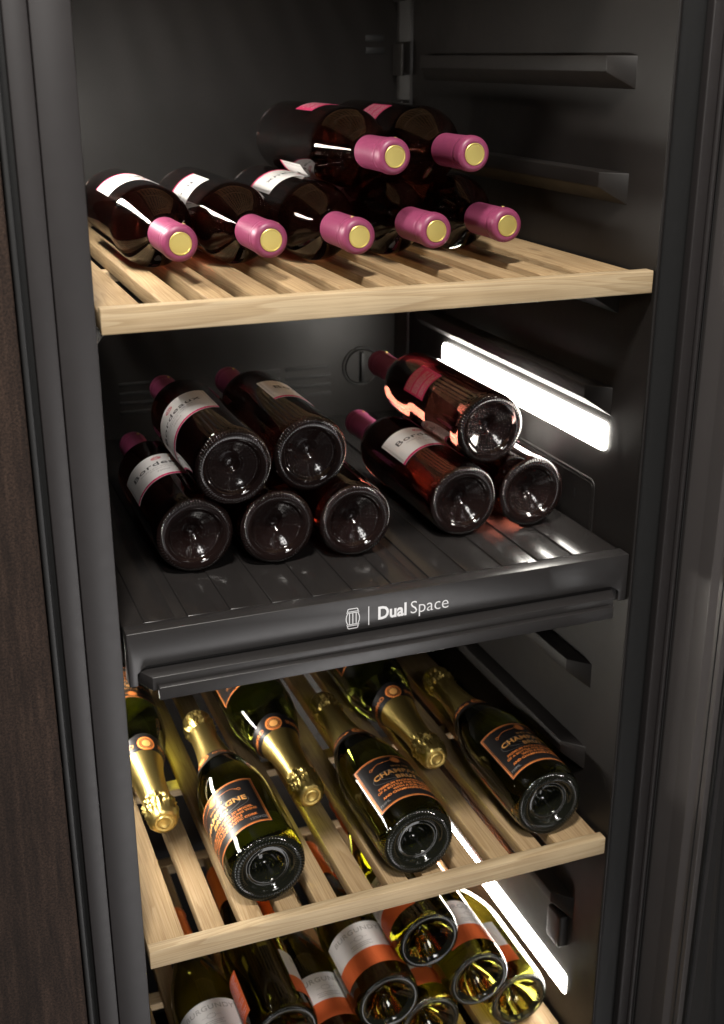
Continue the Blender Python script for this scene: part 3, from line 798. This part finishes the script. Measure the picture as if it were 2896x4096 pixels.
def disc_rows(rx, ry):
    V, F = [(0, 0)], []; n = 28
    for q in (0.5, 1.0):
        for k in range(n): V.append((rx * q * math.cos(2 * PI * k / n), ry * q * math.sin(2 * PI * k / n)))
    for k in range(n):
        k2 = (k + 1) % n
        F += [(0, 1 + k, 1 + k2), (1 + k, 1 + n + k, 1 + n + k2, 1 + k2)]
    return V, F
N_RIM = n_med(); N_DISC = wrapc('medallion', disc_rows(0.0052, 0.0050), 0.1985, 0.0012, 'gold_ink')
N_BACK = wrapc('medallion_ground', disc_rows(0.0102, 0.0098), 0.1985, 0.0008, 'black_paper')
N_TXT = wrapc('lettering', join2(place(text2d('CHAMPAGNE', 0.0070, 0.0001), 0.036, 0), place(text2d('CHAMPAGNE', 0.0070, 0.0001), -0.036, 0)), 0.1985, 0.0011, 'copper')

def sparkling(front, x, y, z, roll, label):
    e = empty('sparkling_wine_bottle'); tag(e, label, 'wine bottle', GC)
    yb = y if front == 'base' else y + LC
    e.matrix_world = lying(front, x, yb, z, roll)
    obj('glass', G_CH, e); obj('foil', F_CH, e)
    f = obj('front_label', FL_CH, e)
    obj('label_border', CH_BORDER, f); obj('flourish', CH_LOOPS, f)
    for t in (CH_BIG, CH_SMALL, CH_VOL): obj('lettering', t, f)
    b = obj('back_label', BL_CH, e); b.rotation_euler = (0, 0, PI)
    n = obj('neck_label', N_CH, e)
    obj('medallion_ground', N_BACK, n); obj('medallion_rim', N_RIM, n); obj('medallion', N_DISC, n); obj('lettering', N_TXT, n)
    return e
zc = Z3 - 0.005 + RC + 0.0003
sparkling('base', -0.1254, 0.0326, zc, -52, 'left gold foiled champagne bottle with its ribbed base forward, label turned left')
sparkling('base', 0.0387, 0.0190, zc, 16, 'middle base forward champagne bottle, nearest the shelf rail')
sparkling('base', 0.2047, 0.0311, zc, 14, 'right base forward champagne bottle, close to the right wall')
sparkling('neck', -0.2086, 0.153, zc, -14, 'champagne bottle with gold neck forward, cut by the left frame')
sparkling('neck', -0.0417, 0.1425, zc, 12, 'gold neck forward champagne bottle between the left and middle base forward ones')
sparkling('neck', 0.1230, 0.1623, zc, 8, 'gold neck forward champagne bottle between the middle and right base forward ones')

# ---- sloping shouldered green bottle
RG, LG = 0.0412, 0.318
sp_g = spline([(RG, 0.125), (0.0405, 0.140), (0.0380, 0.158), (0.0335, 0.178), (0.0275, 0.198), (0.0220, 0.216), (0.0180, 0.233), (0.0160, 0.248), (0.0152, 0.262)], 4)
def green_glass():
    punt = [(0.0, 0.031), (0.002, 0.0308), (0.0035, 0.0296), (0.0052, 0.0265), (0.0085, 0.0215), (0.0130, 0.0165), (0.0180, 0.0120), (0.0225, 0.0082), (0.0265, 0.0050), (0.0290, 0.0028), (0.0305, 0.0013), (0.0322, 0.0006)]
    kn = [(0.0340, 0.0004), (0.0362, 0.0010), (0.0380, 0.0028)]
    body = [(0.0394, 0.0055), (0.0404, 0.0095), (0.0410, 0.0145), (RG, 0.020), (RG, 0.06), (RG, 0.09)]
    prof = punt + kn + body + sp_g + [(0.0148, 0.29), (0.0146, 0.312), (0.0, 0.312)]
    k0 = len(punt)
    def mod(i, r, z, a, k):
        if k0 <= i < k0 + 3:
            b = (0.0, 0.0008, 0.0008)[k % 3]; return r + b * 0.5, z - b * 0.8, a
        return r, z, a
    np_ = len(punt)
    return lathe('glass', prof, 216, ['olive', 'green_base'], 60, mod, lambda i: 1 if np_ - 4 <= i < k0 + 2 else 0)
G_GR = green_glass()
C_GR = capsule_mesh('orange_cap', 0.238, LG, 0.0178, 0.0160, 0.0168)
HG = 0.046
def zig(u, v):
    return 0.0
FL_GR = patch('front_label', HG, 0.054, 0.101, RG, 'paper')
def zigpatch(name, halfw, z0, z1, rad, mat):
    V, F = [], []; n = 24
    # saw toothed side edges like a stamp
    for j in range(17):
        z = z0 + (z1 - z0) * j / 16; hw = halfw + (0.0009 if j % 2 else 0.0)
        for i in range(n + 1):
            t = (-hw + 2 * hw * i / n) / rad; V.append(((rad + 0.0004) * math.sin(t), -(rad + 0.0004) * math.cos(t), z))
    for j in range(16):
        for i in range(n): F.append((j * (n + 1) + i, j * (n + 1) + i + 1, (j + 1) * (n + 1) + i + 1, (j + 1) * (n + 1) + i))
    return mesh(name, V, F, [mat], 60)
BAND_GR = zigpatch('label_band', HG + 0.0005, 0.025, 0.0545, RG, 'orange_paper')
T_GR = wrap('lettering', place(text2d('BURGUNDY', 0.0112, 0.0001, 1.08), 0, 0.0885), RG, 0.0006, 'grey_ink')
T_GR2 = wrap('ornament', join2(ring2(0, 0.0745, 0.0055, 0.0035, 0.0006), line2(-0.012, 0.0745, -0.0065, 0.0745, 0.0005), line2(0.0065, 0.0745, 0.012, 0.0745, 0.0005), *[line2(-0.014 + 0.002 * (i % 2), 0.066 - 0.0028 * i, 0.014 - 0.003 * (i % 2), 0.066 - 0.0028 * i, 0.0008, 6) for i in range(3)]), RG, 0.0006, 'grey_ink')
BL_GR = patch('back_label', 0.019, 0.030, 0.100, RG, 'orange_paper', n=16)
rnd = random.Random(9); _l = []
for k in range(14):
    zz = 0.0945 - k * 0.0044; x = -0.016; xe = 0.016 - (rnd.random() * 0.014 if k % 3 == 2 else 0)
    while x < xe - 0.001:
        wl = min(0.0014 + rnd.random() * 0.005, xe - x); _l.append(line2(x, zz, x + wl, zz, 0.0012, 2)); x += wl + 0.001
P_GR = wrap('fine_print', join2(*_l), RG, 0.0006, 'pale_pink')
def green_bottle(x, y, z, roll, label):
    e = empty('burgundy_bottle'); tag(e, label, 'wine bottle', GG)
    e.matrix_world = lying('base', x, y, z, roll)
    obj('glass', G_GR, e); c = obj('capsule', C_GR, e)
    f = obj('front_label', FL_GR, e); obj('label_band', BAND_GR, f); obj('lettering', T_GR, f); obj('ornament', T_GR2, f)
    b = obj('back_label', BL_GR, e); b.rotation_euler = (0, 0, PI); obj('fine_print', P_GR, b)
    return e
zg = Z4 - 0.005 + RG + 0.0003
green_bottle(-0.1640, 0.076, zg, -8, 'lower left green bottle with a grey white Burgundy label, base out of the picture')
green_bottle(-0.0300, 0.072, zg, 4, 'green bottle in the bottom row whose white label shows between two upper ones')
green_bottle(0.0878, 0.083, zg, 40, 'green bottle at the bottom edge, below the orange banded label')
green_bottle(0.2079, 0.080, zg, -50, 'rightmost green bottle of the bottom row, beside the lower light bar')
green_bottle(-0.0970, 0.082, zg + 0.0490, 95, 'left green bottle of the second row, its orange back label turned left')
green_bottle(0.0290, 0.076, zg + 0.0580, -16, 'second row green bottle with white label and orange band, below the shelf rail')
green_bottle(0.1474, 0.074, zg + 0.0560, 26, 'second row green bottle nearest the lower light bar')
green_bottle(0.0890, 0.096, zg + 0.1145, -78, 'single green bottle on top of the lowest stack, half hidden by the wooden rail')
